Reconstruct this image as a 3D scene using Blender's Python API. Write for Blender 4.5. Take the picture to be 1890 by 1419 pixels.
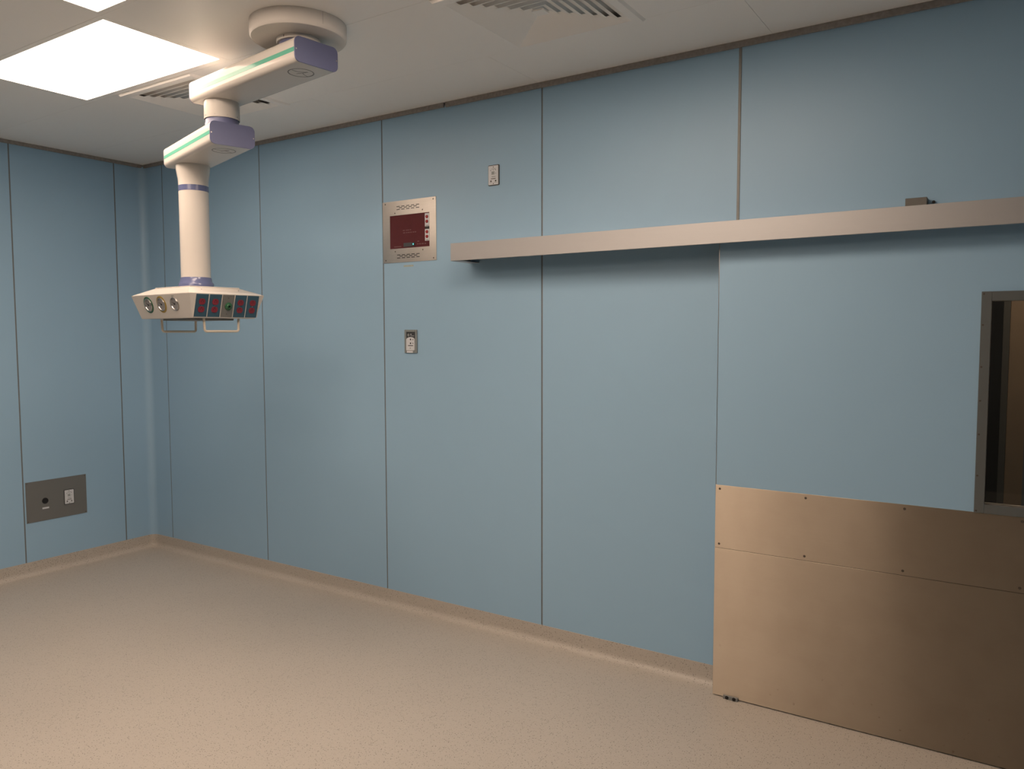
import bpy, bmesh, math, random
from mathutils import Matrix, Vector

random.seed(7)
for o in list(bpy.data.objects):
    bpy.data.objects.remove(o, do_unlink=True)
scene = bpy.context.scene
COL = scene.collection

# ------------------------------------------------------------------ camera
CAM_POS = Vector((5.7602, -3.5709, 1.6919))
YAW, PITCH, ROLL = math.radians(123.2123), math.radians(-3.7542), math.radians(-0.1296)
fwd = Vector((math.cos(YAW) * math.cos(PITCH), math.sin(YAW) * math.cos(PITCH), math.sin(PITCH)))
rgt = Vector((math.sin(YAW), -math.cos(YAW), 0.0))
upv = rgt.cross(fwd)
r2 = math.cos(ROLL) * rgt + math.sin(ROLL) * upv
u2 = -math.sin(ROLL) * rgt + math.cos(ROLL) * upv
cam_data = bpy.data.cameras.new('camera')
cam_data.sensor_fit = 'HORIZONTAL'
cam_data.sensor_width = 36.0
cam_data.lens = 1435.79 / 1890.0 * 36.0
cam_data.clip_start = 0.02
cam = bpy.data.objects.new('camera', cam_data)
COL.objects.link(cam)
cam.matrix_world = Matrix(((r2.x, u2.x, -fwd.x, CAM_POS.x), (r2.y, u2.y, -fwd.y, CAM_POS.y),
                           (r2.z, u2.z, -fwd.z, CAM_POS.z), (0, 0, 0, 1)))
scene.camera = cam

# ------------------------------------------------------------------ world, lights, exposure
world = bpy.data.worlds.new('world')
scene.world = world
world.use_nodes = True
world.node_tree.nodes['Background'].inputs['Color'].default_value = (0.0, 0.0, 0.0, 1)
world.node_tree.nodes['Background'].inputs['Strength'].default_value = 0.0

LAMP_COLOR = (1.0, 0.77, 0.60)
LAMP_STRENGTH = 13.6
CORRIDOR_FILL_STRENGTH = 55.0
scene.view_settings.view_transform = 'Standard'
scene.view_settings.look = 'None'
scene.view_settings.gamma = 1.0
scene.view_settings.use_curve_mapping = False
scene.view_settings.exposure = 0.0

H = 3.0            # ceiling height
ROOM_X, ROOM_Y = 7.2, -6.2


# ------------------------------------------------------------------ helpers
def tag(o, label=None, cat=None, group=None, kind=None):
    if label: o['label'] = label
    if cat: o['category'] = cat
    if group: o['group'] = group
    if kind: o['kind'] = kind
    return o


def empty(name, loc=(0, 0, 0), rz=0.0, parent=None):
    o = bpy.data.objects.new(name, None)
    o.empty_display_size = 0.05
    o.location = loc
    o.rotation_euler = (0, 0, rz)
    COL.objects.link(o)
    if parent: o.parent = parent
    return o


def obj(name, bm, mat, parent=None, loc=None, rot=None, smooth=False, auto=None):
    me = bpy.data.meshes.new(name)
    bmesh.ops.recalc_face_normals(bm, faces=bm.faces[:])
    bm.to_mesh(me)
    bm.free()
    mats = mat if isinstance(mat, (list, tuple)) else [mat]
    for m in mats: me.materials.append(m)
    if smooth or auto is not None:
        for p in me.polygons: p.use_smooth = True
    if auto is not None:
        me.set_sharp_from_angle(angle=math.radians(auto))
    o = bpy.data.objects.new(name, me)
    COL.objects.link(o)
    if parent: o.parent = parent
    if loc is not None: o.location = loc
    if rot is not None: o.rotation_euler = rot
    return o


def add_box(bm, x0, x1, y0, y1, z0, z1, bevel=0.0, seg=1):
    r = bmesh.ops.create_cube(bm, size=1.0)
    vs = r['verts']
    for v in vs:
        v.co = Vector(((x0 + x1) / 2 + v.co.x * (x1 - x0), (y0 + y1) / 2 + v.co.y * (y1 - y0), (z0 + z1) / 2 + v.co.z * (z1 - z0)))
    if bevel > 0:
        es = list({e for v in vs for e in v.link_edges})
        bmesh.ops.bevel(bm, geom=es, offset=bevel, segments=seg, affect='EDGES', profile=0.5)
    return bm


def box(name, x0, x1, y0, y1, z0, z1, mat, parent=None, bevel=0.0, seg=1, auto=None):
    bm = bmesh.new()
    add_box(bm, x0, x1, y0, y1, z0, z1, bevel, seg)
    return obj(name, bm, mat, parent, auto=auto)


def add_lathe(bm, prof, n=48, axis='Z', center=(0, 0, 0)):
    """prof: list of (r, h). axis Z: h along z; axis Y: h along y (out of a wall)."""
    rings = []
    c = Vector(center)
    for r, h in prof:
        ring = []
        if r < 1e-6:
            p = Vector((0, 0, h)) if axis == 'Z' else Vector((0, h, 0))
            ring = [bm.verts.new(c + p)]
        else:
            for i in range(n):
                a = 2 * math.pi * i / n
                p = Vector((r * math.cos(a), r * math.sin(a), h)) if axis == 'Z' else Vector((r * math.cos(a), h, r * math.sin(a)))
                ring.append(bm.verts.new(c + p))
        rings.append(ring)
    for A, B in zip(rings[:-1], rings[1:]):
        for i in range(n):
            j = (i + 1) % n
            if len(A) == 1 and len(B) == 1: continue
            if len(A) == 1: bm.faces.new((A[0], B[i], B[j]))
            elif len(B) == 1: bm.faces.new((A[i], A[j], B[0]))
            else: bm.faces.new((A[i], A[j], B[j], B[i]))
    return bm


def lathe(name, prof, mat, parent=None, n=48, axis='Z', center=(0, 0, 0), loc=None, rot=None, auto=35):
    bm = bmesh.new()
    add_lathe(bm, prof, n, axis, center)
    return obj(name, bm, mat, parent, loc=loc, rot=rot, auto=auto)


def add_prism(bm, poly, axis, d0, d1):
    """extrude a 2D polygon; axis 'X': poly is (y,z); 'Y': poly is (x,z); 'Z': poly is (x,y)."""
    def P(a, b, d):
        return {'X': Vector((d, a, b)), 'Y': Vector((a, d, b)), 'Z': Vector((a, b, d))}[axis]
    A = [bm.verts.new(P(a, b, d0)) for a, b in poly]
    B = [bm.verts.new(P(a, b, d1)) for a, b in poly]
    n = len(poly)
    bm.faces.new(A)
    bm.faces.new(list(reversed(B)))
    for i in range(n):
        j = (i + 1) % n
        bm.faces.new((A[i], B[i], B[j], A[j]))
    return bm


def prism(name, poly, axis, d0, d1, mat, parent=None, loc=None, rot=None, auto=None):
    bm = bmesh.new()
    add_prism(bm, poly, axis, d0, d1)
    return obj(name, bm, mat, parent, loc=loc, rot=rot, auto=auto)


def rrect(w, h, r, n=6, cx=0.0, cy=0.0):
    pts = []
    for sx, sy, a0 in ((1, 1, 0), (-1, 1, 90), (-1, -1, 180), (1, -1, 270)):
        for i in range(n + 1):
            a = math.radians(a0 + 90 * i / n)
            pts.append((cx + sx * (w / 2 - r) + r * math.cos(a), cy + sy * (h / 2 - r) + r * math.sin(a)))
    return pts


def add_tube(bm, pts, rad, n=10):
    pts = [Vector(p) for p in pts]
    rings = []
    prev = None
    for i, p in enumerate(pts):
        t = (pts[min(i + 1, len(pts) - 1)] - pts[max(i - 1, 0)]).normalized()
        ref = Vector((0, 1, 0)) if prev is None else prev
        if prev is None and abs(t.dot(ref)) > 0.9: ref = Vector((1, 0, 0))
        a = (ref - t * ref.dot(t)).normalized()
        b = t.cross(a)
        prev = a
        rings.append([bm.verts.new(p + rad * (math.cos(2 * math.pi * k / n) * a + math.sin(2 * math.pi * k / n) * b)) for k in range(n)])
    for A, B in zip(rings[:-1], rings[1:]):
        for k in range(n):
            j = (k + 1) % n
            bm.faces.new((A[k], A[j], B[j], B[k]))
    bm.faces.new(list(reversed(rings[0])))
    bm.faces.new(rings[-1])
    return bm


# ------------------------------------------------------------------ materials
def newmat(name):
    m = bpy.data.materials.new(name)
    m.use_nodes = True
    nt = m.node_tree
    return m, nt, nt.nodes['Principled BSDF']


def simple(name, col, rough=0.5, metal=0.0, spec=0.5, noise=0.0, nscale=30.0, bump=0.0, coat=0.0):
    m, nt, b = newmat(name)
    b.inputs['Roughness'].default_value = rough
    b.inputs['Metallic'].default_value = metal
    b.inputs['Specular IOR Level'].default_value = spec
    b.inputs['Coat Weight'].default_value = coat
    tc = nt.nodes.new('ShaderNodeTexCoord')
    nz = nt.nodes.new('ShaderNodeTexNoise')
    nz.inputs['Scale'].default_value = nscale
    nz.inputs['Detail'].default_value = 4
    nt.links.new(tc.outputs['Object'], nz.inputs['Vector'])
    mx = nt.nodes.new('ShaderNodeMix')
    mx.data_type = 'RGBA'
    mx.inputs[6].default_value = (*[c * (1 - noise) for c in col], 1)
    mx.inputs[7].default_value = (*[min(1, c * (1 + noise)) for c in col], 1)
    nt.links.new(nz.outputs['Fac'], mx.inputs[0])
    nt.links.new(mx.outputs[2], b.inputs['Base Color'])
    if bump > 0:
        bp = nt.nodes.new('ShaderNodeBump')
        bp.inputs['Strength'].default_value = bump
        bp.inputs['Distance'].default_value = 0.002
        nt.links.new(nz.outputs['Fac'], bp.inputs['Height'])
        nt.links.new(bp.outputs['Normal'], b.inputs['Normal'])
    return m


def steel(name, col, rough, aniso, tangent, streak=0.06, stain=0.0, scale=(3, 60, 420), metal=1.0, spots=0.0):
    """brushed stainless steel; fine grooves along the first object axis"""
    m, nt, b = newmat(name)
    N, L = nt.nodes, nt.links
    b.inputs['Metallic'].default_value = metal
    b.inputs['Anisotropic'].default_value = aniso
    tc = N.new('ShaderNodeTexCoord')
    mp = N.new('ShaderNodeMapping')
    mp.inputs['Scale'].default_value = scale
    L.new(tc.outputs['Object'], mp.inputs['Vector'])
    nz = N.new('ShaderNodeTexNoise')
    nz.inputs['Scale'].default_value = 1.0
    nz.inputs['Detail'].default_value = 3
    L.new(mp.outputs['Vector'], nz.inputs['Vector'])
    big = N.new('ShaderNodeTexNoise')
    big.inputs['Scale'].default_value = 7.0
    big.inputs['Detail'].default_value = 6
    L.new(tc.outputs['Object'], big.inputs['Vector'])
    mx = N.new('ShaderNodeMix'); mx.data_type = 'RGBA'
    mx.inputs[6].default_value = (*[c * (1 - streak) for c in col], 1)
    mx.inputs[7].default_value = (*[min(1, c * (1 + streak)) for c in col], 1)
    L.new(nz.outputs['Fac'], mx.inputs[0])
    st = N.new('ShaderNodeMapRange')
    st.inputs['From Min'].default_value = 0.42
    st.inputs['From Max'].default_value = 0.72
    st.inputs['To Min'].default_value = 0.0
    st.inputs['To Max'].default_value = stain
    L.new(big.outputs['Fac'], st.inputs['Value'])
    mx2 = N.new('ShaderNodeMix'); mx2.data_type = 'RGBA'
    mx2.inputs[7].default_value = (col[0] * 0.55, col[1] * 0.45, col[2] * 0.4, 1)
    L.new(st.outputs['Result'], mx2.inputs[0])
    L.new(mx.outputs[2], mx2.inputs[6])
    last = mx2.outputs[2]
    if spots > 0:
        vo = N.new('ShaderNodeTexVoronoi'); vo.inputs['Scale'].default_value = 26
        wn = N.new('ShaderNodeTexNoise'); wn.inputs['Scale'].default_value = 90
        L.new(tc.outputs['Object'], wn.inputs['Vector'])
        va = N.new('ShaderNodeVectorMath'); va.operation = 'MULTIPLY_ADD'; va.inputs[1].default_value = (0.012, 0.012, 0.03)
        L.new(wn.outputs['Color'], va.inputs[0]); L.new(tc.outputs['Object'], va.inputs[2]); L.new(va.outputs[0], vo.inputs['Vector'])
        lt = N.new('ShaderNodeMapRange'); lt.inputs['From Min'].default_value = 0.14; lt.inputs['From Max'].default_value = 0.05
        lt.inputs['To Max'].default_value = spots
        L.new(vo.outputs['Distance'], lt.inputs['Value'])
        sc_ = N.new('ShaderNodeSeparateColor'); L.new(vo.outputs['Color'], sc_.inputs[0])
        gt = N.new('ShaderNodeMath'); gt.operation = 'GREATER_THAN'; gt.inputs[1].default_value = 0.6
        L.new(sc_.outputs[0], gt.inputs[0])
        sx_ = N.new('ShaderNodeSeparateXYZ'); L.new(tc.outputs['Object'], sx_.inputs[0])
        low = N.new('ShaderNodeMapRange'); low.inputs['From Min'].default_value = 0.34; low.inputs['From Max'].default_value = 0.05
        L.new(sx_.outputs[2], low.inputs['Value'])
        m1 = N.new('ShaderNodeMath'); m1.operation = 'MULTIPLY'; L.new(lt.outputs['Result'], m1.inputs[0]); L.new(gt.outputs[0], m1.inputs[1])
        m2 = N.new('ShaderNodeMath'); m2.operation = 'MULTIPLY'; L.new(m1.outputs[0], m2.inputs[0]); L.new(low.outputs['Result'], m2.inputs[1])
        mx3 = N.new('ShaderNodeMix'); mx3.data_type = 'RGBA'
        mx3.inputs[7].default_value = (col[0] * 0.45, col[1] * 0.38, col[2] * 0.33, 1)
        L.new(m2.outputs[0], mx3.inputs[0]); L.new(last, mx3.inputs[6])
        last = mx3.outputs[2]
    L.new(last, b.inputs['Base Color'])
    rr = N.new('ShaderNodeMapRange')
    rr.inputs['To Min'].default_value = rough * 0.9
    rr.inputs['To Max'].default_value = rough * 1.12
    L.new(nz.outputs['Fac'], rr.inputs['Value'])
    L.new(rr.outputs['Result'], b.inputs['Roughness'])
    if tangent is not None:
        cb = N.new('ShaderNodeCombineXYZ')
        for i in range(3): cb.inputs[i].default_value = tangent[i]
        L.new(cb.outputs[0], b.inputs['Tangent'])
    bp = N.new('ShaderNodeBump')
    bp.inputs['Strength'].default_value = 0.05
    bp.inputs['Distance'].default_value = 0.0005
    L.new(nz.outputs['Fac'], bp.inputs['Height'])
    L.new(bp.outputs['Normal'], b.inputs['Normal'])
    return m


def vinyl(name):
    m, nt, b = newmat(name)
    N, L = nt.nodes, nt.links
    b.inputs['Roughness'].default_value = 0.42
    b.inputs['Specular IOR Level'].default_value = 0.4
    tc = N.new('ShaderNodeTexCoord')
    wob = N.new('ShaderNodeTexNoise'); wob.inputs['Scale'].default_value = 380; wob.inputs['Detail'].default_value = 2
    L.new(tc.outputs['Object'], wob.inputs['Vector'])
    vm = N.new('ShaderNodeVectorMath'); vm.operation = 'MULTIPLY_ADD'
    vm.inputs[1].default_value = (0.004, 0.004, 0.004)
    L.new(wob.outputs['Color'], vm.inputs[0])
    L.new(tc.outputs['Object'], vm.inputs[2])
    base = N.new('ShaderNodeTexNoise'); base.inputs['Scale'].default_value = 2.2; base.inputs['Detail'].default_value = 5
    L.new(tc.outputs['Object'], base.inputs['Vector'])
    bmix = N.new('ShaderNodeMix'); bmix.data_type = 'RGBA'
    bmix.inputs[6].default_value = (0.435, 0.398, 0.35, 1)
    bmix.inputs[7].default_value = (0.48, 0.44, 0.388, 1)
    L.new(base.outputs['Fac'], bmix.inputs[0])
    cur = bmix.outputs[2]
    for sc, thr, sel, col, amt in ((112, 0.215, 0.50, (0.085, 0.068, 0.055, 1), 0.9),
                                   (190, 0.25, 0.55, (0.18, 0.15, 0.125, 1), 0.75),
                                   (150, 0.20, 0.75, (0.66, 0.62, 0.56, 1), 0.4)):
        vo = N.new('ShaderNodeTexVoronoi'); vo.inputs['Scale'].default_value = sc
        vo.inputs['Randomness'].default_value = 1.0
        L.new(vm.outputs[0], vo.inputs['Vector'])
        lt = N.new('ShaderNodeMath'); lt.operation = 'LESS_THAN'; lt.inputs[1].default_value = thr
        L.new(vo.outputs['Distance'], lt.inputs[0])
        sp = N.new('ShaderNodeSeparateColor'); L.new(vo.outputs['Color'], sp.inputs[0])
        gt = N.new('ShaderNodeMath'); gt.operation = 'GREATER_THAN'; gt.inputs[1].default_value = sel
        L.new(sp.outputs[0], gt.inputs[0])
        mu = N.new('ShaderNodeMath'); mu.operation = 'MULTIPLY'
        L.new(lt.outputs[0], mu.inputs[0]); L.new(gt.outputs[0], mu.inputs[1])
        mu2 = N.new('ShaderNodeMath'); mu2.operation = 'MULTIPLY'; mu2.inputs[1].default_value = amt
        L.new(mu.outputs[0], mu2.inputs[0])
        mx = N.new('ShaderNodeMix'); mx.data_type = 'RGBA'
        mx.inputs[7].default_value = col
        L.new(mu2.outputs[0], mx.inputs[0]); L.new(cur, mx.inputs[6])
        cur = mx.outputs[2]
    L.new(cur, b.inputs['Base Color'])
    return m


def emitter(name, col, strength):
    m = bpy.data.materials.new(name); m.use_nodes = True
    nt = m.node_tree
    nt.nodes.clear()
    e = nt.nodes.new('ShaderNodeEmission')
    e.inputs['Color'].default_value = (*col, 1); e.inputs['Strength'].default_value = strength
    o = nt.nodes.new('ShaderNodeOutputMaterial')
    nt.links.new(e.outputs[0], o.inputs['Surface'])
    return m


def thin_glass(name, tint):
    m = bpy.data.materials.new(name); m.use_nodes = True
    nt = m.node_tree; nt.nodes.clear()
    tr = nt.nodes.new('ShaderNodeBsdfTransparent'); tr.inputs['Color'].default_value = (*tint, 1)
    gl = nt.nodes.new('ShaderNodeBsdfGlossy'); gl.inputs['Roughness'].default_value = 0.02
    fr = nt.nodes.new('ShaderNodeFresnel'); fr.inputs['IOR'].default_value = 1.45
    mx = nt.nodes.new('ShaderNodeMixShader'); out = nt.nodes.new('ShaderNodeOutputMaterial')
    nt.links.new(fr.outputs[0], mx.inputs[0]); nt.links.new(tr.outputs[0], mx.inputs[1])
    nt.links.new(gl.outputs[0], mx.inputs[2]); nt.links.new(mx.outputs[0], out.inputs['Surface'])
    return m


M = {}
M['blue'] = simple('blue_wall_laminate', (0.298, 0.473, 0.638), 0.42, spec=0.35, noise=0.02, nscale=3.0)
M['rear'] = simple('rear_wall_toned_dark', (0.06, 0.065, 0.07), 0.6, noise=0.05, nscale=2)  # unseen wall, coloured dark so the steel kick plates reflect darkness
M['joint'] = simple('grey_joint_sealant', (0.155, 0.17, 0.18), 0.6, noise=0.1)
M['strip'] = simple('aluminium_joint_strip', (0.20, 0.205, 0.20), 0.45, noise=0.08)
M['substrate'] = simple('grey_wall_substrate', (0.2, 0.2, 0.2), 0.8, noise=0.1)
M['ceiling'] = simple('white_ceiling_metal', (0.92, 0.90, 0.87), 0.38, spec=0.4, noise=0.01, nscale=2.0)
M['ceiling_dark'] = simple('ceiling_void', (0.08, 0.08, 0.08), 0.9)
M['trim'] = simple('grey_edge_trim', (0.27, 0.25, 0.235), 0.55, noise=0.35, nscale=60)
M['vinyl'] = vinyl('speckled_beige_vinyl')
M['steel_door'] = steel('brushed_steel_plate', (0.45, 0.39, 0.315), 0.36, 1.0, (0, 0, 1), 0.03, 0.12, spots=0.5)
M['steel_cover'] = steel('satin_steel_cover', (0.495, 0.495, 0.50), 0.62, 0.3, (0, 0, 1), 0.02, 0.0)
M['steel_frame'] = steel('dull_steel_frame', (0.16, 0.175, 0.175), 0.42, 0.3, (0, 0, 1), 0.04, 0.1, (60, 60, 3), metal=0.5)
M['steel_plate'] = steel('brushed_steel_faceplate', (0.50, 0.475, 0.44), 0.38, 0.8, (0, 0, 1), 0.08, 0.2, (8, 60, 300))
M['steel_grey'] = steel('grey_satin_faceplate', (0.165, 0.172, 0.168), 0.5, 0.0, None, 0.04, 0.05, (60, 8, 300), metal=0.2)
M['chrome'] = simple('chrome', (0.42, 0.41, 0.40), 0.28, metal=1.0)
M['screw'] = simple('screw_steel', (0.10, 0.085, 0.07), 0.5, metal=0.4)
M['enamel'] = simple('white_enamel', (0.565, 0.54, 0.505), 0.14, spec=0.14, noise=0.012, nscale=8)
M['canopy'] = simple('canopy_white', (0.66, 0.63, 0.595), 0.5, spec=0.3, noise=0.01, nscale=6)
M['enamel_line'] = simple('grey_rim', (0.42, 0.40, 0.39), 0.4)
M['purple'] = simple('purple_plastic', (0.10, 0.115, 0.215), 0.38, spec=0.4, noise=0.04)
M['purple_gloss'] = simple('purple_gloss_band', (0.105, 0.125, 0.245), 0.18, spec=0.6)
M['green'] = simple('green_stripe', (0.12, 0.40, 0.30), 0.14, spec=0.14)
M['logo'] = simple('dark_print', (0.11, 0.105, 0.095), 0.5)
M['blueplate'] = simple('blue_outlet_plate', (0.035, 0.085, 0.125), 0.3, noise=0.15)
M['red'] = simple('red_socket', (0.21, 0.018, 0.03), 0.35)
M['black'] = simple('black_plastic', (0.008, 0.008, 0.009), 0.4)
M['gasplate'] = simple('grey_gas_plate', (0.19, 0.185, 0.17), 0.45, metal=0.3, noise=0.2)
M['gasgreen'] = simple('green_gas_valve', (0.025, 0.11, 0.05), 0.3)
M['gaugegreen'] = simple('dark_green_ring', (0.02, 0.11, 0.05), 0.4)
M['gaugeyellow'] = simple('yellow_ring', (0.34, 0.23, 0.025), 0.4)
M['dial'] = simple('gauge_dial', (0.27, 0.26, 0.26), 0.5, noise=0.05)
M['handle'] = simple('cream_rod', (0.62, 0.56, 0.47), 0.35, noise=0.1, nscale=40)
M['darkgrey'] = simple('dark_grey_plastic', (0.045, 0.050, 0.056), 0.4)
M['midgrey'] = simple('mid_grey_frame', (0.21, 0.235, 0.24), 0.45)
M['white'] = simple('white_plastic', (0.60, 0.63, 0.67), 0.35, noise=0.02)
M['screen'] = simple('dark_red_screen', (0.10, 0.026, 0.029), 0.12, spec=0.5, noise=0.12, nscale=30)
M['screen_print'] = simple('faded_print', (0.125, 0.05, 0.05), 0.4)
M['redbtn'] = simple('red_button', (0.30, 0.015, 0.02), 0.3)
M['wood'] = simple('brown_wood', (0.28, 0.205, 0.14), 0.45, noise=0.12, nscale=6)
M['wood_edge'] = simple('pale_wood_edge', (0.10, 0.095, 0.085), 0.5, noise=0.08)
M['corridor'] = simple('corridor_painted_dark', (0.012, 0.014, 0.016), 0.7)  # near-black colour paints in the darkness of the corridor
M['glass'] = thin_glass('window_glass', (0.9, 0.92, 0.9))
M['tape'] = simple('yellowed_tape', (0.36, 0.40, 0.36), 0.6, noise=0.2, nscale=80)
M['rust'] = simple('dull_bracket', (0.14, 0.135, 0.12), 0.55, noise=0.1)
M['lamp'] = emitter('lit_diffuser', LAMP_COLOR, LAMP_STRENGTH)
M['corridor_fill'] = emitter('corridor_fill_glow', LAMP_COLOR, CORRIDOR_FILL_STRENGTH)
M['led'] = emitter('cyan_led', (0.25, 0.9, 0.85), 0.9)

# ------------------------------------------------------------------ setting: floor, walls, ceiling
fl = box('floor', -0.2, ROOM_X + 0.2, ROOM_Y - 0.2, 2.2, -0.12, 0.0, M['vinyl'])
tag(fl, 'beige speckled sheet vinyl floor', kind='structure')

T = 0.006      # panel thickness
OPEN0, OPEN1, OPENZ = 4.74, 6.08, 2.06
bm = bmesh.new()
add_box(bm, -0.15, OPEN0, T, 0.15, 0, H)
add_box(bm, OPEN0, OPEN1, T, 0.15, OPENZ, H)
add_box(bm, OPEN1, ROOM_X + 0.15, T, 0.15, 0, H)
wall_back = obj('wall_back', bm, M['substrate'])
tag(wall_back, 'long wall of tall pale blue panels with grey joints', kind='structure')
wall_left = box('wall_left', -0.15, -T, ROOM_Y - 0.15, T, 0, H, M['substrate'])
tag(wall_left, 'short wall of tall pale blue panels beside the corner', kind='structure')

JW = 0.0045    # half joint width
ZB, ZT = 0.098, 2.985
seamsX = [0.2401, 1.3612, 2.4867, 3.6140, 4.6566, 5.7840, 6.9114]


def wall_panel(x0, x1, z0, z1):
    return box('wall_panel', x0, x1, 0.0, T, z0, z1, M['blue'], wall_back, bevel=0.001)


for i in range(len(seamsX)):
    x0 = seamsX[i] + JW
    x1 = (seamsX[i + 1] - JW) if i + 1 < len(seamsX) else ROOM_X
    if x1 <= OPEN0:
        wall_panel(x0, x1, ZB, ZT)
    elif i == 4:
        wall_panel(x0, x1, OPENZ, ZT)
        wall_panel(x0, OPEN0, ZB, OPENZ - 0.002)
    elif i == 5:
        wall_panel(x0, x1, OPENZ, ZT)
        wall_panel(OPEN1, x1, ZB, OPENZ - 0.002)
    else:
        wall_panel(x0, x1, ZB, ZT)
    if i == 4:
        box('joint_strip', seamsX[i] - 0.0065, seamsX[i] + 0.0065, -0.003, T, ZB, ZT - 0.005, M['strip'], wall_back, bevel=0.0015)
    else:
        box('joint_strip', seamsX[i] - JW, seamsX[i] + JW, 0.0025, T, ZB, ZT, M['joint'], wall_back)
seamsY = [-0.2355, -0.9641, -2.0911, -3.2181, -4.3451, -5.4721]
for i, y in enumerate(seamsY):
    y1 = seamsY[i + 1] + JW if i + 1 < len(seamsY) else ROOM_Y
    box('wall_panel', -T, 0.0, y1, y - JW, ZB, ZT, M['blue'], wall_left, bevel=0.001)
    box('joint_strip', -T, -0.0025, y - JW, y + JW, ZB, ZT, M['joint'], wall_left)
# rounded corner panel
RC = 0.055
arc = [(RC - RC * math.cos(t), -RC + RC * math.sin(t)) for t in [math.pi / 2 * k / 14 for k in range(15)]]
prof = [(0.0, seamsY[0] + JW)] + arc + [(seamsX[0] - JW, 0.0)]
back = [(seamsX[0] - JW, T - 0.0005), (-T + 0.0005, T - 0.0005), (-T + 0.0005, seamsY[0] + JW)]
prism('corner_panel', prof + back, 'Z', ZB, ZT, M['blue'], wall_back, auto=30)

wf = box('wall_front', -0.15, ROOM_X + 0.15, ROOM_Y - 0.15, ROOM_Y, 0, H, M['rear'])
tag(wf, 'unseen wall behind the camera, toned dark for the steel reflection', kind='structure')
wr = box('wall_right', ROOM_X, ROOM_X + 0.15, ROOM_Y, T, 0, H, M['blue'])
tag(wr, 'blue panelled wall beyond the sliding door', kind='structure')

# coved vinyl skirting
covep = [(-0.001, 0.1002), (0.0032, 0.100), (0.0036, 0.060), (0.0040, 0.042)]
for k in range(1, 9):
    a = math.pi / 2 * k / 8
    covep.append((0.0040 + 0.040 * (1 - math.cos(a)), 0.0020 + 0.040 * (1 - math.sin(a))))
covep += [(0.060, 0.0009), (0.095, 0.0002)]


def cove_pt(d, s, side):
    """s in 0..1: 0 = straight run, 1 = middle of the corner"""
    if d < RC:
        a = math.pi / 4 * s
        q = (RC - (RC - d) * math.cos(a), -RC + (RC - d) * math.sin(a))
    else:
        q = (d, -RC + (RC - d) * s)
    if side == 'left': return q
    return (-q[1], -q[0])


def cove(name, side, end):
    bm = bmesh.new()
    rows = []
    for st in [-1] + [k / 8 for k in range(9)]:
        row = []
        for d, z in covep:
            if st < 0: p = (d, end) if side == 'left' else (end, -d)
            else: p = cove_pt(d, st, side)
            row.append(bm.verts.new((p[0], p[1], z)))
        rows.append(row)
    for A, B in zip(rows[:-1], rows[1:]):
        for k in range(len(covep) - 1):
            bm.faces.new((A[k], A[k + 1], B[k + 1], B[k]))
    o = obj(name, bm, M['vinyl'], auto=40)
    return o


b1 = cove('baseboard_left', 'left', ROOM_Y)
b2 = cove('baseboard_back', 'back', OPEN0)
for b_ in (b1, b2):
    tag(b_, 'coved speckled vinyl skirting welded to the floor', kind='structure')

# ceiling
cl = box('ceiling', -0.15, ROOM_X + 0.15, ROOM_Y - 0.15, 0.15, H + 0.05, H + 0.15, M['ceiling_dark'])
tag(cl, 'white metal panel ceiling', kind='structure')
G = 0.0006
rows_y = [0.0, -0.478, -1.112, -1.742, -2.362, -2.985, -3.61, -4.24, -4.87, -5.5, ROOM_Y]
LIGHTS = [(1.337, 2.513, -1.714, -1.150), (2.570, 3.746, -2.333, -1.768), (3.803, 4.979, -1.714, -1.150),
          (2.570, 3.746, -3.579, -3.015), (2.570, 3.746, -4.839, -4.275)]  # last panel is unseen, added to lift the ceiling brightness
LIGHT_ROWS = [2, 3, 2, 5, 7]
VENTS = [(1.582, 2.212, -1.102, -0.472), (3.766, 4.392, -1.098, -0.472)]
holes = {1: [(v[0] - 0.003, v[1] + 0.003) for v in VENTS]}
for (lx0, lx1, ly0, ly1), r in zip(LIGHTS, LIGHT_ROWS):
    holes.setdefault(r, []).append((lx0 - 0.028, lx1 + 0.028))
for r in range(len(rows_y) - 1):
    y1, y0 = rows_y[r], rows_y[r + 1]
    edges = [0.0]
    hs = holes.get(r, [])
    cuts = sorted([e for h in hs for e in h] + [0.0, ROOM_X])
    segs = [(cuts[k], cuts[k + 1]) for k in range(0, len(cuts), 2)]
    for s0, s1 in segs:
        n = max(1, round((s1 - s0) / 1.25))
        for k in range(n):
            a, b = s0 + (s1 - s0) * k / n, s0 + (s1 - s0) * (k + 1) / n
            box('ceiling_panel', a + G, b - G, y0 + G, y1 - G, H, H + 0.012, M['ceiling'], cl, bevel=0.0006)

# edge trims between wall and ceiling
t1 = box('trim_1', 0.0, 2.968, -0.012, 0.0, 2.9745, H, M['trim'], bevel=0.001)
t2 = box('trim_2', 2.982, ROOM_X, -0.013, 0.0, 2.9725, H, M['trim'], bevel=0.001)
t3 = box('trim_3', 0.0, 0.012, ROOM_Y, -0.012, 2.9755, H, M['trim'], bevel=0.001)
for t in (t1, t2, t3): tag(t, 'thin dark grey edge trim where wall meets ceiling', kind='structure')

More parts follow.
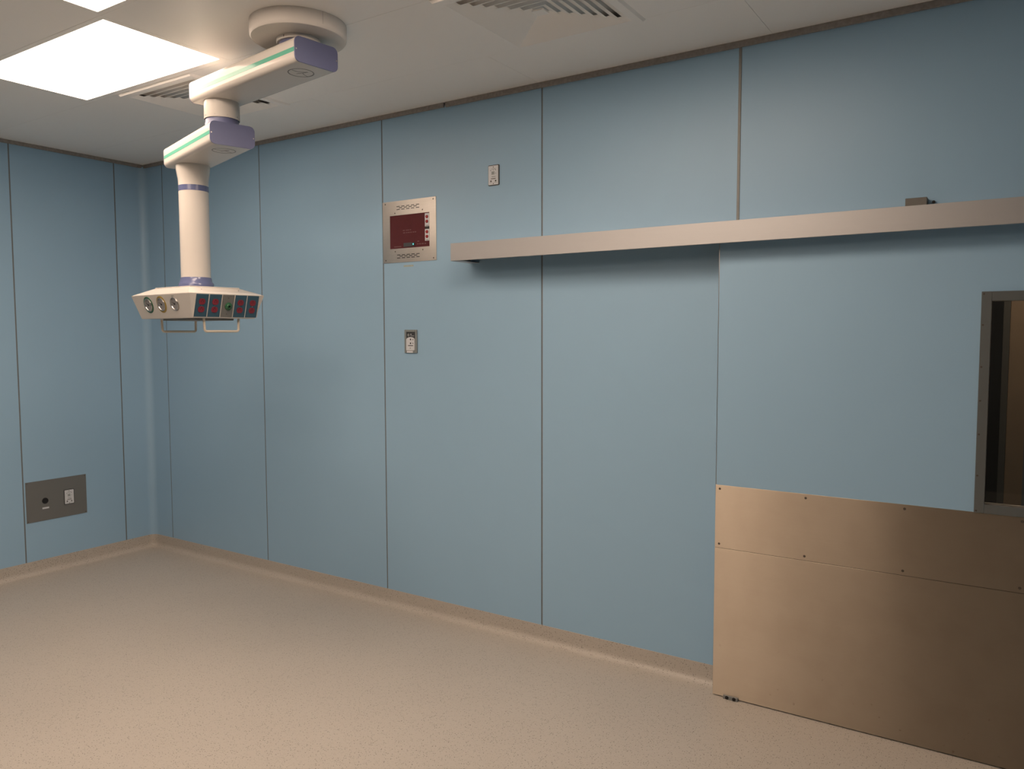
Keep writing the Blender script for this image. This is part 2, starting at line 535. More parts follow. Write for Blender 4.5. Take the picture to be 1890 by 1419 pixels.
# ------------------------------------------------------------------ ceiling lights
lamp_labels = ['lit rectangular ceiling light panel beside the pendant arm and slatted air vent',
               'lit ceiling light panel touching corners with the panel beside the air vent',
               'lit ceiling light panel beside the air vent nearer the sliding door',
               'lit ceiling light panel one module behind the corner-touching pair',
               'added unseen ceiling light panel furthest from the pendant']
for (x0, x1, y0, y1), lab, row in zip(LIGHTS, lamp_labels, LIGHT_ROWS):
    cx, cy = (x0 + x1) / 2, (y0 + y1) / 2
    e = empty('ceiling_light', (cx, cy, H))
    tag(e, lab, 'ceiling light', 'ceiling light panels')
    hx, hy = (x1 - x0) / 2, (y1 - y0) / 2
    bm = bmesh.new()
    f = 0.0278
    yt, ybm = rows_y[row] - cy - 0.0003, rows_y[row + 1] - cy + 0.0003
    add_box(bm, -hx - f, hx + f, hy, yt, 0.0, 0.012)
    add_box(bm, -hx - f, hx + f, ybm, -hy, 0.0, 0.012)
    add_box(bm, -hx - f, -hx, -hy, hy, 0.0, 0.012)
    add_box(bm, hx, hx + f, -hy, hy, 0.0, 0.012)
    obj('frame', bm, M['ceiling'], e)
    box('diffuser', -hx, hx, -hy, hy, 0.002, 0.008, M['lamp'], e)

# ------------------------------------------------------------------ square four-way air diffusers
for (x0, x1, y0, y1), lab in zip(VENTS, ['white square louvred air vent behind the pendant arm',
                                         'white square louvred air vent nearer the sliding door']):
    cx, cy = (x0 + x1) / 2, (y0 + y1) / 2
    hw = (x1 - x0) / 2
    e = empty('air_vent', (cx, cy, H))
    tag(e, lab, 'air vent', 'ceiling air vents')
    box('backing', -hw + 0.002, hw - 0.002, -hw + 0.002, hw - 0.002, 0.034, 0.037, M['ceiling'], e)
    bm = bmesh.new()
    fw, ho = 0.036, hw + 0.008
    for q in range(4):
        # mitred frame profile: chamfered outer lip, flat face, inner return
        rings = [(ho, 0.0), (ho - 0.009, -0.010), (hw - fw, -0.010), (hw - fw, 0.012)]
        R = Matrix.Rotation(q * math.pi / 2, 3, 'Z')
        vs = [[bm.verts.new(R @ Vector((sx * r_, -r_, z_))) for r_, z_ in rings] for sx in (-1, 1)]
        for i in range(3):
            bm.faces.new((vs[0][i], vs[1][i], vs[1][i + 1], vs[0][i + 1]))
    bmesh.ops.remove_doubles(bm, verts=bm.verts[:], dist=1e-5)
    obj('frame', bm, M['ceiling'], e)
    nring = 7
    for k in range(nring):
        ro = 0.058 + (hw - fw - 0.058) * k / (nring - 1)   # lower outer edge
        ri = ro - 0.030                                              # upper inner edge
        th = 0.0016
        for q in range(4):
            bm = bmesh.new()
            pts = [(-ro, -ro, -0.0095), (ro, -ro, -0.0095), (ri, -ri, 0.0025), (-ri, -ri, 0.0025)]
            lo = [bm.verts.new(p) for p in pts]
            up = [bm.verts.new((p[0] * 0.999, p[1] + 0.0022, p[2] + 0.0012)) for p in pts]
            bm.faces.new(lo); bm.faces.new(list(reversed(up)))
            for i in range(4):
                j = (i + 1) % 4
                bm.faces.new((lo[i], up[i], up[j], lo[j]))
            obj('slat', bm, M['ceiling'], e, rot=(0, 0, q * math.pi / 2))
    box('centre_plate', -0.026, 0.026, -0.026, 0.026, -0.009, -0.004, M['ceiling'], e)

# ------------------------------------------------------------------ sliding door
DY = -0.088      # front face of the leaf
D0, D1 = 4.604, 6.215
WX0, WX1, WZ0, WZ1 = 5.658, 6.0, 1.029, 1.812
door = empty('door_1', (D0, -0.078, 0.0))
tag(door, 'pale blue sliding door with steel kick plates and framed window', kind='structure')


def dpart(name, bm, mat, **k):
    bmesh.ops.translate(bm, verts=bm.verts[:], vec=(-D0, 0.078, 0.0))
    return obj(name, bm, mat, door, **k)


bm = bmesh.new()
yb = -0.046
add_box(bm, D0, WX0, DY, yb, 0.009, 2.128)
add_box(bm, WX1, D1, DY, yb, 0.009, 2.128)
add_box(bm, WX0, WX1, DY, yb, 0.009, WZ0)
add_box(bm, WX0, WX1, DY, yb, WZ1, 2.128)
dpart('door_leaf', bm, M['blue'])
bm = bmesh.new(); add_box(bm, D0 - 0.0025, D0, DY - 0.0005, yb, 0.99, 2.128)
dpart('edge_strip', bm, M['chrome'])
for (z0, z1) in ((0.7035, 0.9955), (0.005, 0.7015)):
    bm = bmesh.new(); add_box(bm, D0 - 0.002, D1, DY - 0.003, DY, z0, z1, 0.0006)
    dpart('kick_plate', bm, M['steel_door'])
bm = bmesh.new(); add_box(bm, D0, D1, DY - 0.0008, DY, 0.7015, 0.7035)
dpart('plate_gap', bm, M['black'])
for x in (4.622, 5.00, 5.385, 5.785, 6.17):
    for z in (0.978, 0.722):
        bm = bmesh.new(); add_lathe(bm, [(0, -0.0012), (0.0045, -0.0012), (0.0055, 0.0), (0.0055, 0.001)], 12, 'Y', (x, DY - 0.003, z))
        dpart('screw', bm, M['screw'])
# window frame
fx0, fx1, fz0, fz1 = 5.626, 6.032, 0.995, 1.847
bm = bmesh.new()
add_box(bm, fx0, WX0 + 0.002, DY - 0.009, DY - 0.0032, fz0, fz1, 0.001)
add_box(bm, WX1 - 0.002, fx1, DY - 0.009, DY - 0.0032, fz0, fz1, 0.001)
add_box(bm, WX0 + 0.002, WX1 - 0.002, DY - 0.009, DY - 0.0032, fz0, WZ0 + 0.001, 0.001)
add_box(bm, WX0 + 0.002, WX1 - 0.002, DY - 0.009, DY - 0.0032, WZ1 - 0.001, fz1, 0.001)
wfp = dpart('window_frame', bm, M['steel_frame'])
for x in (5.6335, 6.0245):
    for z in (1.838, 1.72, 1.56, 1.43, 1.30, 1.14, 1.003):
        bm = bmesh.new(); add_lathe(bm, [(0, -0.001), (0.003, -0.001), (0.0038, 0.0)], 10, 'Y', (x, DY - 0.009, z))
        bmesh.ops.translate(bm, verts=bm.verts[:], vec=(-D0, 0.078, 0.0))
        obj('screw', bm, M['screw'], wfp)
for nm, x0, x1, z0, z1 in (('reveal', WX0, WX0 + 0.0015, WZ0, WZ1), ('reveal', WX1 - 0.0015, WX1, WZ0, WZ1),
                           ('sill', WX0 + 0.0015, WX1 - 0.0015, WZ0, WZ0 + 0.0015), ('head_reveal', WX0 + 0.0015, WX1 - 0.0015, WZ1 - 0.0015, WZ1)):
    bm = bmesh.new(); add_box(bm, x0, x1, DY - 0.003, yb, z0, z1)
    dpart(nm, bm, M['steel_plate'])
bm = bmesh.new(); add_box(bm, WX0 + 0.0015, WX1 - 0.0015, -0.070, -0.064, WZ0 + 0.0015, WZ1 - 0.0015)
dpart('window_pane', bm, M['glass'])

# floor guide under the door
g = empty('floor_guide', (4.690, -0.102, 0.0))
tag(g, 'small steel floor guide with two dark rollers under the sliding door edge', 'door guide')
box('bracket', -0.034, 0.034, -0.002, 0.006, 0.0, 0.0175, M['strip'], g, bevel=0.001)
for x in (-0.016, 0.017):
    lathe('roller', [(0, -0.006), (0.004, -0.006), (0.0045, -0.004), (0.008, -0.004), (0.0085, -0.002)], M['black'], g, 16, 'Y', (x, 0, 0.0088))

# ------------------------------------------------------------------ track cover above door
tcv = empty('track_cover', (3.146, 0.0, 2.0855))
tag(tcv, 'long brushed steel track cover box on the wall above the sliding door', 'track cover')
LEN = 3.11
bm = bmesh.new()
add_box(bm, 0.0, LEN, -0.185, -0.1835, 0.0, 0.0945, 0.0007)
add_box(bm, 0.0, LEN, -0.1835, -0.001, 0.093, 0.0945)
obj('cover_face', bm, M['steel_cover'], tcv)
box('end_cap', 0.0, 0.0015, -0.1835, -0.001, 0.0, 0.093, M['steel_cover'], tcv)
box('end_cap', LEN - 0.0015, LEN, -0.1835, -0.001, 0.0, 0.093, M['steel_cover'], tcv)
bm = bmesh.new()
add_box(bm, 0.06, LEN - 0.0015, -0.1835, -0.176, 0.0, 0.0015)
add_box(bm, 0.0015, 0.06, -0.1835, -0.002, 0.0, 0.0015)
obj('lower_lip', bm, M['steel_cover'], tcv)
box('track_rail', 0.08, LEN - 0.06, -0.09, -0.001, 0.045, 0.085, M['rust'], tcv)
bk = box('bracket', 2.203, 2.280, -0.055, -0.001, 0.0945, 0.143, M['rust'], tcv, bevel=0.001)
lathe('bolt', [(0, -0.008), (0.006, -0.008), (0.006, 0)], M['black'], tcv, 10, 'Y', (2.30, -0.001, 0.128))

# ------------------------------------------------------------------ isolation monitor panel
mon = empty('monitor_panel', (2.489, 0.0, 2.118))
tag(mon, 'steel wall panel with dark red screen and red buttons near the ceiling', 'monitor panel')
PW, PH = 0.413, 0.365
sx0, sx1, sz0, sz1 = 0.058, 0.363, 0.083, 0.280
bm = bmesh.new()
add_box(bm, 0, sx0, -0.003, 0.0, 0, PH); add_box(bm, sx1, PW, -0.003, 0.0, 0, PH)
add_box(bm, sx0, sx1, -0.003, 0.0, 0, sz0); add_box(bm, sx0, sx1, -0.003, 0.0, sz1, PH)
obj('faceplate', bm, M['steel_plate'], mon)
scr = box('screen', sx0, sx1, -0.0012, 0.0, sz0, sz1, M['screen'], mon)
for row, cnt, zz in ((0, 5, 0.332), (1, 4, 0.324), (2, 5, 0.314)):
    for z0 in (zz, zz - 0.287):
        for k in range(cnt):
            x = 0.112 + 0.0375 * k + (0.019 if cnt == 4 else 0)
            prism('vent_slot', rrect(0.026, 0.0042, 0.002, 3, x + 0.013, z0), 'Y', -0.0036, -0.0028, M['black'], mon)
for x, z in ((0.022, 0.352), (0.392, 0.352), (0.022, 0.016), (0.392, 0.014), (0.098, 0.294), (0.312, 0.298), (0.312, 0.066), (0.098, 0.066)):
    lathe('screw', [(0, -0.0045), (0.003, -0.0045), (0.0042, -0.003)], M['screw'], mon, 10, 'Y', (x, 0, z))
for z0, z1 in ((0.199, 0.2745), (0.116, 0.183)):
    st = box('button_strip', 0.3305, 0.3615, -0.0042, -0.0012, z0, z1, M['white'], mon)
    zc = (z0 + z1) / 2 + 0.004
    for dz in (-0.0135, 0.0135):
        lathe('button', [(0, -0.009), (0.0085, -0.0085), (0.0098, -0.006), (0.0098, -0.0042)], M['redbtn'], st, 16, 'Y', (0.346, 0, zc + dz))
    box('print_line', 0.337, 0.357, -0.0046, -0.0042, z0 + 0.003, z0 + 0.006, M['logo'], st)
box('divider', 0.3305, 0.3625, -0.0030, -0.0012, 0.1835, 0.1985, M['black'], mon)
mod = box('led_module', 0.165, 0.250, -0.0045, -0.0012, 0.091, 0.113, M['darkgrey'], mon)
lathe('led_socket', [(0, -0.0050), (0.0095, -0.0050), (0.0105, -0.0012)], M['black'], mon, 20, 'Y', (0.2405, 0, 0.1025))
lathe('led', [(0, -0.0075), (0.003, -0.007), (0.0052, -0.0050)], M['led'], mon, 16, 'Y', (0.2405, 0, 0.1025))
for x0, x1, z in ((0.088, 0.145, 0.0945), (0.268, 0.278, 0.1015), (0.284, 0.296, 0.1015), (0.302, 0.318, 0.1015), (0.324, 0.336, 0.1015), (0.270, 0.284, 0.117),
                  (0.158, 0.174, 0.1875), (0.182, 0.190, 0.188), (0.192, 0.206, 0.188), (0.212, 0.222, 0.1885),
                  (0.160, 0.178, 0.1735), (0.184, 0.194, 0.1735), (0.198, 0.212, 0.1735), (0.216, 0.228, 0.1735), (0.234, 0.246, 0.1735), (0.250, 0.262, 0.1735)):
    box('print_mark', x0, x1, -0.0015, -0.0012, z - 0.0028, z + 0.0028, M['screen_print'], scr)
tp = box('tape_residue', 2.650, 2.726, -0.0006, 0.0, 2.090, 2.100, M['tape'])
tag(tp, 'yellowed strip of old tape on the blue wall below the steel monitor panel', 'tape')


# ------------------------------------------------------------------ small wall plates
def jack_plate(e, w=0.073, h=0.111, ox=0.0, oz=0.0, y=0.0):
    """white plate with printed marks and two jack holes inside a dark surround; origin lower left"""
    out = []
    out.append(prism('surround', rrect(w, h, 0.006, 4, ox + w / 2, oz + h / 2), 'Y', y - 0.004, y, M['darkgrey'], e))
    pw, ph = w - 0.0085, h - 0.0085
    out.append(prism('face_plate', rrect(pw, ph, 0.003, 3, ox + w / 2 - 0.001, oz + h / 2), 'Y', y - 0.0065, y - 0.004, M['white'], e))
    cx = ox + w / 2 - 0.001
    f = y - 0.0066
    for dx, dz in ((-0.0155, -0.0315), (0.0155, -0.0315)):
        lathe('jack_hole', [(0, f - 0.0006), (0.0042, f - 0.0006), (0.0048, f + 0.0006)], M['black'], e, 14, 'Y', (cx + dx, 0, oz + h / 2 + dz))
    for dx, dz, ww, hh, mt in ((0, -0.019, 0.031, 0.0042, 'logo'), (0.002, -0.0085, 0.026, 0.0032, 'midgrey'),
                               (-0.008, 0.0115, 0.0045, 0.013, 'midgrey'), (-0.002, 0.0115, 0.004, 0.011, 'midgrey'), (0.004, 0.0115, 0.0045, 0.013, 'midgrey'),
                               (-0.002, 0.0185, 0.020, 0.002, 'midgrey'), (-0.002, 0.0045, 0.020, 0.002, 'midgrey'), (0.0155, 0.009, 0.006, 0.003, 'midgrey'),
                               (0.0, 0.034, 0.026, 0.0022, 'midgrey'), (-0.0165, 0.0265, 0.005, 0.005, 'midgrey'), (0.0145, 0.029, 0.004, 0.007, 'midgrey'), (0, 0.0275, 0.003, 0.005, 'midgrey'),
                               (-0.0165, -0.040, 0.014, 0.0018, 'midgrey'), (0.0155, -0.040, 0.016, 0.0018, 'midgrey')):
        box('print_mark', cx + dx - ww / 2, cx + dx + ww / 2, f - 0.0003, f + 0.0003, oz + h / 2 + dz - hh / 2, oz + h / 2 + dz + hh / 2, M[mt], e)
    for dz in (0.0435, -0.0455):
        lathe('screw', [(0, f - 0.001), (0.0024, f - 0.001), (0.003, f)], M['screw'], e, 10, 'Y', (cx, 0, oz + h / 2 + dz))


jp = empty('jack_plate', (3.2715, 0.0, 2.5015))
tag(jp, 'small white printed jack plate with dark surround high on the blue wall', 'wall plate')
jack_plate(jp)

so = empty('wall_socket', (2.656, 0.0, 1.577))
tag(so, 'grey framed wall socket with white insert and two round holes below the monitor panel', 'wall socket')
w, h = 0.096, 0.138
bm = bmesh.new()
fr = 0.013
add_box(bm, 0, fr, -0.009, 0, 0, h, 0.0015); add_box(bm, w - fr, w, -0.009, 0, 0, h, 0.0015)
add_box(bm, fr, w - fr, -0.009, 0, h - fr, h, 0.0015); add_box(bm, fr, w - fr, -0.009, 0, 0, fr, 0.0015)
obj('frame', bm, M['midgrey'], so)
box('recess', fr, w - fr, -0.003, 0, fr, h - fr, M['darkgrey'], so)
ins = [(0.0145, 0.015), (0.0795, 0.015), (0.0795, 0.083)]
for k in range(9):
    a = math.radians(20 + 140 * k / 8)
    ins.append((0.047 + 0.0345 * math.cos(a), 0.073 + 0.0205 * math.sin(a) + 0.001))
ins.append((0.0145, 0.083))
prism('insert', ins, 'Y', -0.0095, -0.003, M['white'], so)
for z in (0.0805, 0.0575):
    lathe('socket_hole', [(0, -0.0101), (0.0046, -0.0101), (0.0052, -0.0094)], M['black'], so, 14, 'Y', (0.0485, 0, z))
box('slot', 0.0295, 0.0685, -0.0100, -0.0094, 0.0415, 0.0455, M['black'], so)
for x, z, ww, hh in ((0.067, 0.0795, 0.009, 0.006), (0.067, 0.0575, 0.008, 0.006), (0.0465, 0.0285, 0.006, 0.006)):
    box('print_mark', x - ww / 2, x + ww / 2, -0.0098, -0.0094, z - hh / 2, z + hh / 2, M['midgrey'], so)
box('indicator', 0.0445, 0.0505, -0.0042, -0.003, 0.108, 0.114, M['white'], so)
lathe('key_switch', [(0, -0.006), (0.005, -0.006), (0.0085, -0.0045), (0.009, -0.003)], M['midgrey'], so, 16, 'Y', (0.0275, 0, 0.1065))
box('print_line', 0.043, 0.071, -0.0033, -0.003, 0.1005, 0.1025, M['white'], so)
box('sticker', 0.020, 0.066, -0.0100, -0.009, 0.001, 0.0125, M['white'], so)

sp = empty('service_plate', (0.0, -0.951, 0.3755), rz=math.pi / 2)
tag(sp, 'dark grey metal service plate low on the left blue wall', 'service plate')
pl = box('plate', 0, 0.419, -0.003, 0.0, 0, 0.287, M['steel_grey'], sp, bevel=0.0008)
lathe('jack_socket', [(0, -0.0035), (0.018, -0.0035), (0.0205, -0.006), (0.0215, -0.003)], M['black'], sp, 28, 'Y', (0.127, 0, 0.140))
box('name_tag', 0.106, 0.151, -0.0042, -0.003, 0.083, 0.0945, M['white'], sp)
jack_plate(sp, 0.072, 0.108, 0.256, 0.0875, -0.003)
for x, z in ((0.010, 0.277), (0.409, 0.277), (0.010, 0.010), (0.409, 0.010)):
    lathe('screw', [(0, -0.0042), (0.0025, -0.0042), (0.0034, -0.003)], M['screw'], sp, 10, 'Y', (x, 0, z))

# ------------------------------------------------------------------ ceiling pendant
PX, PY = 3.1428, -1.2236
pend = empty('ceiling_pendant', (PX, PY, H))
tag(pend, 'white jointed ceiling pendant with purple end caps and hanging gauge and socket head', 'medical pendant')


def prel(x, y, z): return (x - PX, y - PY, z - H)


def arm(c, ang, e_, f_, w_, zt, h_, sz0, sz1, cap_far=True, logo=None):
    """arm along local +x from -e_ to f_"""
    wtop = h_
    prof = rrect(w_, h_, 0.024, 6, 0.0, zt - h_ / 2 - zt)
    a = prism('arm', prof, 'X', -e_ + 0.006, f_ - 0.005, M['enamel'], pend, loc=prel(c[0], c[1], zt), rot=(0, 0, ang), auto=30)
    capp = rrect(w_ + 0.001, h_ + 0.001, 0.0245, 6, 0.0, -h_ / 2)
    prism('end_cap', capp, 'X', -e_, -e_ + 0.006, M['purple'], a, auto=30)
    prism('end_cap', capp, 'X', f_ - 0.0035, f_ + 0.001, M['purple'], a, auto=30)
    prism('cap_rim', rrect(w_ + 0.0016, h_ + 0.0016, 0.0247, 6, 0.0, -h_ / 2), 'X', f_ - 0.0055, f_ - 0.0035, M['enamel_line'], a, auto=30)
    for s in (1, -1):
        y0, y1 = sorted((s * (w_ / 2 - 0.0005), s * (w_ / 2 + 0.0006)))
        box('stripe', -e_ + 0.007, f_ - 0.006, y0, y1, sz0 - zt, sz1 - zt, M['green'], a)
    for y in (-w_ / 2 + 0.006, w_ / 2 - 0.006):
        lathe('screw', [(0, 0.0), (0.003, 0.0), (0.003, 0.001)], M['chrome'], a, 10, 'Z', loc=(-e_ - 0.0008, y, -h_ * 0.52), rot=(0, math.pi / 2, 0))
    # printed emblem on the underside: ring with a zigzag pulse line
    zl = -h_ - 0.0004
    lx, R0 = -0.012, 0.053
    bm = bmesh.new()
    n = 40
    ri = [bm.verts.new((lx + (R0 - 0.0022) * math.cos(2 * math.pi * k / n), (R0 - 0.0022) * math.sin(2 * math.pi * k / n), zl)) for k in range(n)]
    ro = [bm.verts.new((lx + (R0 + 0.0022) * math.cos(2 * math.pi * k / n), (R0 + 0.0022) * math.sin(2 * math.pi * k / n), zl)) for k in range(n)]
    for k in range(n):
        j = (k + 1) % n
        bm.faces.new((ri[k], ri[j], ro[j], ro[k]))
    # (s along the arm, t across) of the pulse line, t>0 = image left
    zig = [(-0.016, 0.047), (-0.012, 0.018), (-0.040, -0.016), (0.012, 0.006), (-0.015, -0.006), (-0.002, -0.022), (0.010, -0.050)]
    for (s0, t0), (s1, t1) in zip(zig[:-1], zig[1:]):
        p0, p1 = Vector((s0, t0, zl)), Vector((s1, t1, zl))
        d = (p1 - p0).normalized()
        nn = Vector((-d.y, d.x, 0)) * 0.0016
        vs = [bm.verts.new(p) for p in (p0 + nn, p1 + nn, p1 - nn, p0 - nn)]
        bm.faces.new(vs)
    r = bmesh.ops.extrude_face_region(bm, geom=bm.faces[:])
    bmesh.ops.translate(bm, verts=[v for v in r['geom'] if isinstance(v, bmesh.types.BMVert)], vec=(0, 0, 0.0006))
    obj('emblem', bm, M['logo'], a)
    return a


A1, E1, F1, W1, ZT1, H1, L1 = math.radians(172.37), 0.1275, 0.7527, 0.2104, 2.9012, 0.1012, 0.6453
A2, E2, F2, W2, ZT2, H2, L2 = math.radians(163.39), 0.1308, 0.5694, 0.2110, 2.6762, 0.1040, 0.4361
J = (2.50324, -1.13786)
K = (2.08538, -1.01319)
can = lathe('canopy', [(0, -0.062), (0.185, -0.065), (0.194, -0.0635), (0.199, -0.057), (0.2005, -0.048), (0.2005, 0.0)], M['canopy'], pend, 72)
cover = prism('canopy_seam', [(-0.0008, -0.05), (0.0008, -0.05), (0.0008, -0.001), (-0.0008, -0.001)], 'X', 0.199, 0.2009, M['enamel_line'], can, rot=(0, 0, math.radians(-13)))
pc = lathe('pivot_collar', [(0.092, -0.062), (0.092, -0.078), (0.089, -0.081), (0.078, -0.081)], M['canopy'], pend, 48)
box('slot', -0.0015, 0.0015, -0.0925, -0.0915, -0.0775, -0.0690, M['black'], pc).rotation_euler = (0, 0, math.radians(8))
lathe('pivot_ring', [(0.080, -0.080), (0.080, -0.099)], M['purple'], pend, 40)
arm((PX, PY), A1, E1, F1, W1, ZT1, H1, 2.8385, 2.8560)
arm(J, A2, E2, F2, W2, ZT2, H2, 2.6145, 2.6315)
jx, jy, _ = prel(*J, 0)
lathe('joint_collar', [(0.0815, ZT1 - H1 - H), (0.0815, 2.7195 - H), (0.080, 2.7165 - H)], M['enamel'], pend, 48, loc=(jx, jy, 0))
lathe('joint_ring', [(0.076, 2.7175 - H), (0.0765, 2.700 - H), (0.079, 2.694 - H), (0.079, ZT2 - H)], M['purple'], pend, 48, loc=(jx, jy, 0))
for a in (-100, -60, -20, 20, 160, 200):
    aa = math.radians(a)
    lathe('screw', [(0, 0), (0.0028, 0), (0.0028, 0.0008)], M['screw'], pend, 8, 'Z', loc=(jx + 0.0813 * math.cos(aa), jy + 0.0813 * math.sin(aa), 2.727 - H), rot=(0, math.pi / 2, aa))
kx, ky, _ = prel(*K, 0)
colm = lathe('column', [(0.0845, ZT2 - H2 - H), (0.0842, 2.556 - H), (0.0815, 2.535 - H), (0.0768, 2.508 - H), (0.0748, 2.490 - H), (0.0742, 2.465 - H), (0.0742, 1.990 - H)],
             M['enamel'], pend, 56, loc=(kx, ky, 0))
lathe('band', [(0.0735, 2.4665 - H), (0.0750, 2.466 - H), (0.0750, 2.4375 - H), (0.0735, 2.437 - H)], M['purple_gloss'], colm, 56)
lathe('base_ring', [(0.0742, 1.990 - H), (0.0765, 1.989 - H), (0.0800, 1.968 - H), (0.0860, 1.960 - H), (0.0880, 1.955 - H), (0.0880, 1.936 - H)], M['purple_gloss'], pend, 56, loc=(kx, ky, 0))

# hanging head
HYAW = -0.0752
HA, HB, ZR, ZBH, INS = 0.2844, 0.2133, 1.8944, 1.7727, 0.0355
HC = (K[0] + 0.0027, K[1] + 0.0039)
hloc = prel(HC[0], HC[1], ZR)


def frustum(bm, a0, b0, z0, a1, b1, z1, bottom=True, top=True):
    lo = [bm.verts.new((sx * a0, sy * b0, z0)) for sx, sy in ((-1, -1), (1, -1), (1, 1), (-1, 1))]
    hi = [bm.verts.new((sx * a1, sy * b1, z1)) for sx, sy in ((-1, -1), (1, -1), (1, 1), (-1, 1))]
    if bottom: bm.faces.new(list(reversed(lo)))
    if top: bm.faces.new(hi)
    for i in range(4):
        j = (i + 1) % 4
        bm.faces.new((lo[i], lo[j], hi[j], hi[i]))


bm = bmesh.new()
frustum(bm, HA - INS, HB - INS, ZBH - ZR, HA, HB, 0.0, True, False)
frustum(bm, HA, HB, 0.0, 0.172, 0.146, 0.0365, False, True)
bmesh.ops.remove_doubles(bm, verts=bm.verts[:], dist=1e-5)
bmesh.ops.bevel(bm, geom=bm.edges[:], offset=0.0018, segments=2, affect='EDGES')
head = obj('service_head', bm, M['enamel'], pend, loc=hloc, rot=(0, 0, HYAW), auto=25)
box('top_plate', -0.168, 0.168, -0.142, 0.142, 0.0363, 0.0418, M['enamel'], head, bevel=0.001)
for x, y in ((0.172, -0.10), (0.172, 0.10), (-0.1, -0.150), (0.1, -0.150)):
    pass
box('under_plate', -0.165, 0.165, -0.105, 0.105, ZBH - ZR - 0.009, ZBH - ZR, M['gasplate'], head, bevel=0.001)
for t in (-0.105, 0.105):
    lathe('screw', [(0, 0.001), (0.003, 0.001), (0.003, 0)], M['screw'], head, 8, 'Z', loc=(0.215, t, 0.0235), rot=(0, math.radians(18), 0))

# face frames: outlets on local +x, gauges on local -y; both lean inwards towards the bottom
tilt = math.atan2(INS, -(ZBH - ZR))
cz = (ZBH - ZR) / 2
HR = Matrix.Rotation(HYAW, 4, 'Z')
base_m = Matrix.Translation(Vector(hloc)) @ HR


def face_matrix(kind, s, t):
    """plate frame: local x right, local y into the face, local z up the face"""
    if kind == 'outlet':
        R = Matrix.Rotation(math.pi / 2, 4, 'Z')
        P = Vector((HA - INS / 2, 0, cz))
    else:
        R = Matrix.Identity(4)
        P = Vector((0, -(HB - INS / 2), cz))
    R = R @ Matrix.Rotation(tilt, 4, 'X')
    return base_m @ Matrix.Translation(P) @ R @ Matrix.Translation(Vector((s, 0, t)))


def at_face(o, kind, s, t):
    o.matrix_basis = face_matrix(kind, s, t)
    return o


def socket_poly(r):
    pts = []
    for k in range(24):
        a = 2 * math.pi * k / 24
        x, z = r * math.cos(a), r * math.sin(a)
        pts.append((x, max(-0.86 * r, min(0.86 * r, z))))
    return pts


for s, up_ in ((-0.1395, 1), (-0.0668, 1), (0.0765, 1), (0.1480, 1)):
    bm = bmesh.new()
    add_box(bm, -0.0335, 0.0335, -0.0022, 0.0, -0.058, 0.058, 0.0006)
    p = at_face(obj('outlet_plate', bm, M['blueplate'], pend), 'outlet', s, 0.0015)
    for dz in (0.020, -0.020):
        prism('socket', [(x, z + dz) for x, z in socket_poly(0.0172)], 'Y', -0.0045, -0.002, M['red'], p)
        for x, z, ww, hh in ((-0.0055, 0.001, 0.0022, 0.0065), (0.0060, 0.001, 0.0022, 0.0055)):
            box('slot', x - ww / 2, x + ww / 2, -0.0049, -0.0044, dz + z - hh / 2, dz + z + hh / 2, M['black'], p)
        lathe('ground_hole', [(0, -0.0049), (0.0026, -0.0049), (0.0026, -0.0044)], M['black'], p, 10, 'Y', (0.0, 0, dz + 0.0085))
    lathe('screw', [(0, -0.0036), (0.002, -0.0034), (0.0026, -0.002)], M['chrome'], p, 10, 'Y', (0, 0, 0))
for s in (-0.1762, -0.1033, -0.0320, 0.0405, 0.1117, 0.1840):
    bm = bmesh.new(); add_box(bm, -0.0014, 0.0014, -0.0030, 0.0, -0.058, 0.059)
    at_face(obj('plate_divider', bm, M['enamel'], pend), 'outlet', s, 0.0015)
bm = bmesh.new(); add_box(bm, -0.0325, 0.0325, -0.0022, 0.0, -0.058, 0.058, 0.0006)
gp = at_face(obj('gas_plate', bm, M['gasplate'], pend), 'outlet', 0.0050, 0.0015)
lathe('gas_valve', [(0.0062, -0.0125), (0.0075, -0.0135), (0.011, -0.0130), (0.0135, -0.010), (0.0150, -0.0085), (0.0190, -0.0075), (0.0200, -0.0050), (0.0200, -0.002)], M['gasgreen'], gp, 28, 'Y', (0.004, 0, -0.001))
lathe('valve_bore', [(0, -0.0060), (0.0062, -0.0060), (0.0064, -0.0125)], M['black'], gp, 16, 'Y', (0.004, 0, -0.001))
for z in (0.042, -0.042):
    lathe('screw', [(0, -0.0034), (0.002, -0.0032), (0.0026, -0.002)], M['screw'], gp, 10, 'Y', (0, 0, z))

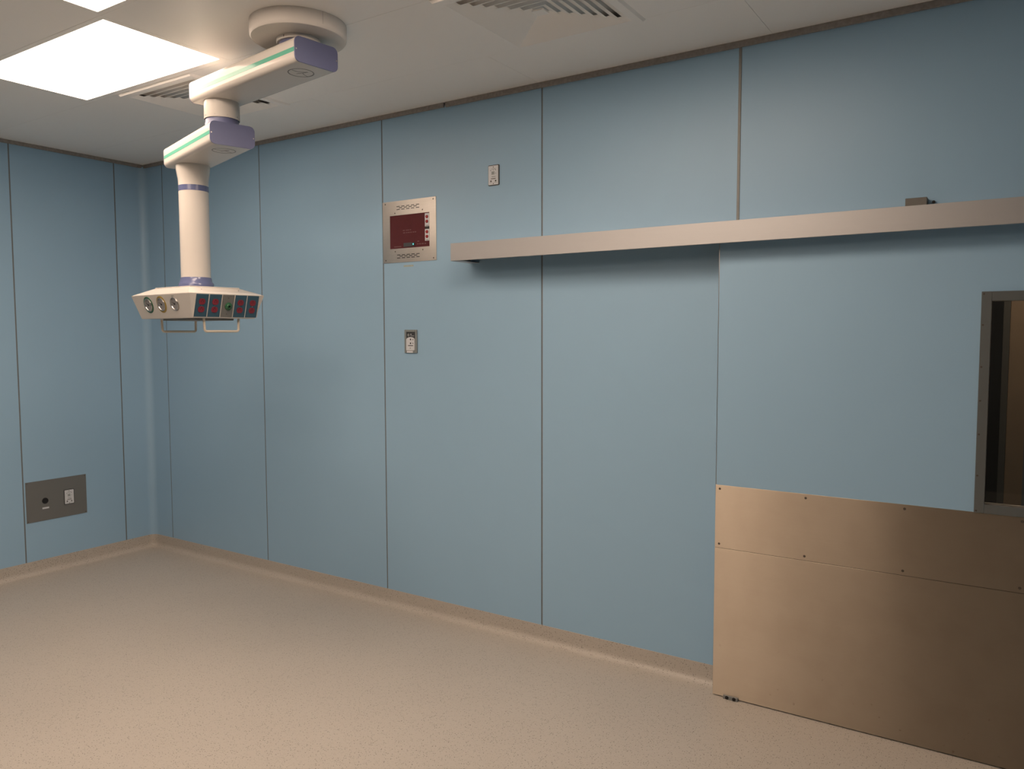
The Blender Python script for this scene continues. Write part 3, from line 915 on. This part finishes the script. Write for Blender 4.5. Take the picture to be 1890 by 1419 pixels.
for s, ringm, R0 in ((-0.1311, 'gaugegreen', 0.0435), (-0.0010, 'gaugeyellow', 0.0435), (0.1255, None, 0.0)):
    t = 0.0110
    gbm = bmesh.new()
    add_lathe(gbm, [(0.0285, -0.0012), (0.0300, -0.0052), (0.0328, -0.0058), (0.0350, -0.0035), (0.0355, 0.0)], 40, 'Y')
    gg = at_face(obj('pressure_gauge', gbm, M['chrome'], pend, auto=30), 'gauge', s, t)
    lathe('dial', [(0, -0.0014), (0.0295, -0.0014)], M['dial'], gg, 36, 'Y')
    if ringm:
        lathe('colour_ring', [(0.0350, -0.0016), (R0, -0.0016), (R0, 0.0)], M[ringm], gg, 40, 'Y')
    else:
        box('print_mark', -0.012, 0.012, -0.0008, 0.0, 0.0395, 0.0425, M['midgrey'], gg)
    bm = bmesh.new()
    for k in range(9):
        a = math.radians(-40 + 260 * k / 8)
        c, s_ = math.cos(a), math.sin(a)
        vs = [bm.verts.new((r * c - w * s_, -0.0018, r * s_ + w * c)) for r, w in ((0.021, -0.0008), (0.0265, -0.0008), (0.0265, 0.0008), (0.021, 0.0008))]
        bm.faces.new(vs)
    obj('scale_marks', bm, M['black'], gg)
    bm = bmesh.new()
    add_prism(bm, [(-0.002, -0.006), (0.002, -0.006), (0.0006, 0.019), (-0.0006, 0.019)], 'Y', -0.0030, -0.0022)
    add_lathe(bm, [(0, -0.0042), (0.004, -0.0040), (0.0042, -0.0014)], 12, 'Y')
    obj('needle', bm, M['black'], gg, rot=(0, math.radians(-55), 0))


def handle(off, y0, y1):
    zt, zb = ZBH - ZR - 0.001, 1.7060 - ZR
    r = 0.012
    pts = [(off, y0 - 0.003, zt), (off, y0, zb + r)]
    for k in range(1, 7):
        a = math.pi / 2 * k / 6
        pts.append((off, y0 + r - r * math.cos(a), zb + r - r * math.sin(a)))
    for k in range(0, 7):
        a = math.pi / 2 * k / 6
        pts.append((off, y1 - r + r * math.sin(a), zb + r - r * math.cos(a)))
    pts.append((off, y1 + 0.001, zt))
    bm = bmesh.new()
    add_tube(bm, pts, 0.0062, 10)
    return obj('grab_handle', bm, M['handle'], pend, loc=hloc, rot=(0, 0, HYAW), auto=60)


handle(HA - INS - 0.03, -0.096, 0.097)
handle(-(HA - INS - 0.03), -0.081, 0.113)

# ------------------------------------------------------------------ corridor behind the door window
bm = bmesh.new()
add_box(bm, 3.9, 7.6, 2.0, 2.15, 0, 2.75)
add_box(bm, 3.75, 3.9, 0.15, 2.15, 0, 2.75)
add_box(bm, 7.6, 7.75, 0.15, 2.15, 0, 2.75)
cw = obj('wall_corridor', bm, M['corridor'])
tag(cw, 'corridor wall with its darkness painted in, seen through the door window', kind='structure')
cc = box('ceiling_corridor', 3.75, 7.75, 0.15, 2.15, 2.75, 2.85, M['corridor'])
tag(cc, 'corridor ceiling with its darkness painted in', kind='structure')
wd = empty('wooden_door', (5.684, 0.75, 0.0))
tag(wd, 'brown wooden door leaf seen through the window of the sliding door', 'door')
box('leaf', 0.028, 1.0, 0.0, 0.04, 0.0, 2.1, M['wood'], wd, bevel=0.001)
box('edge_band', 0.0, 0.027, -0.002, 0.042, 0.0, 2.1, M['wood_edge'], wd, bevel=0.001)
cl2 = empty('corridor_fill_light', (6.2, 0.45, 2.75))  # unseen fill lamp, added to brighten the wooden door
tag(cl2, 'added unseen fill light for the wooden door behind the sliding door', 'ceiling light')
box('housing', -0.16, 0.16, -0.16, 0.16, -0.03, 0.0, M['enamel'], cl2, bevel=0.002)
box('diffuser', -0.14, 0.14, -0.14, 0.14, -0.036, -0.030, M['corridor_fill'], cl2)
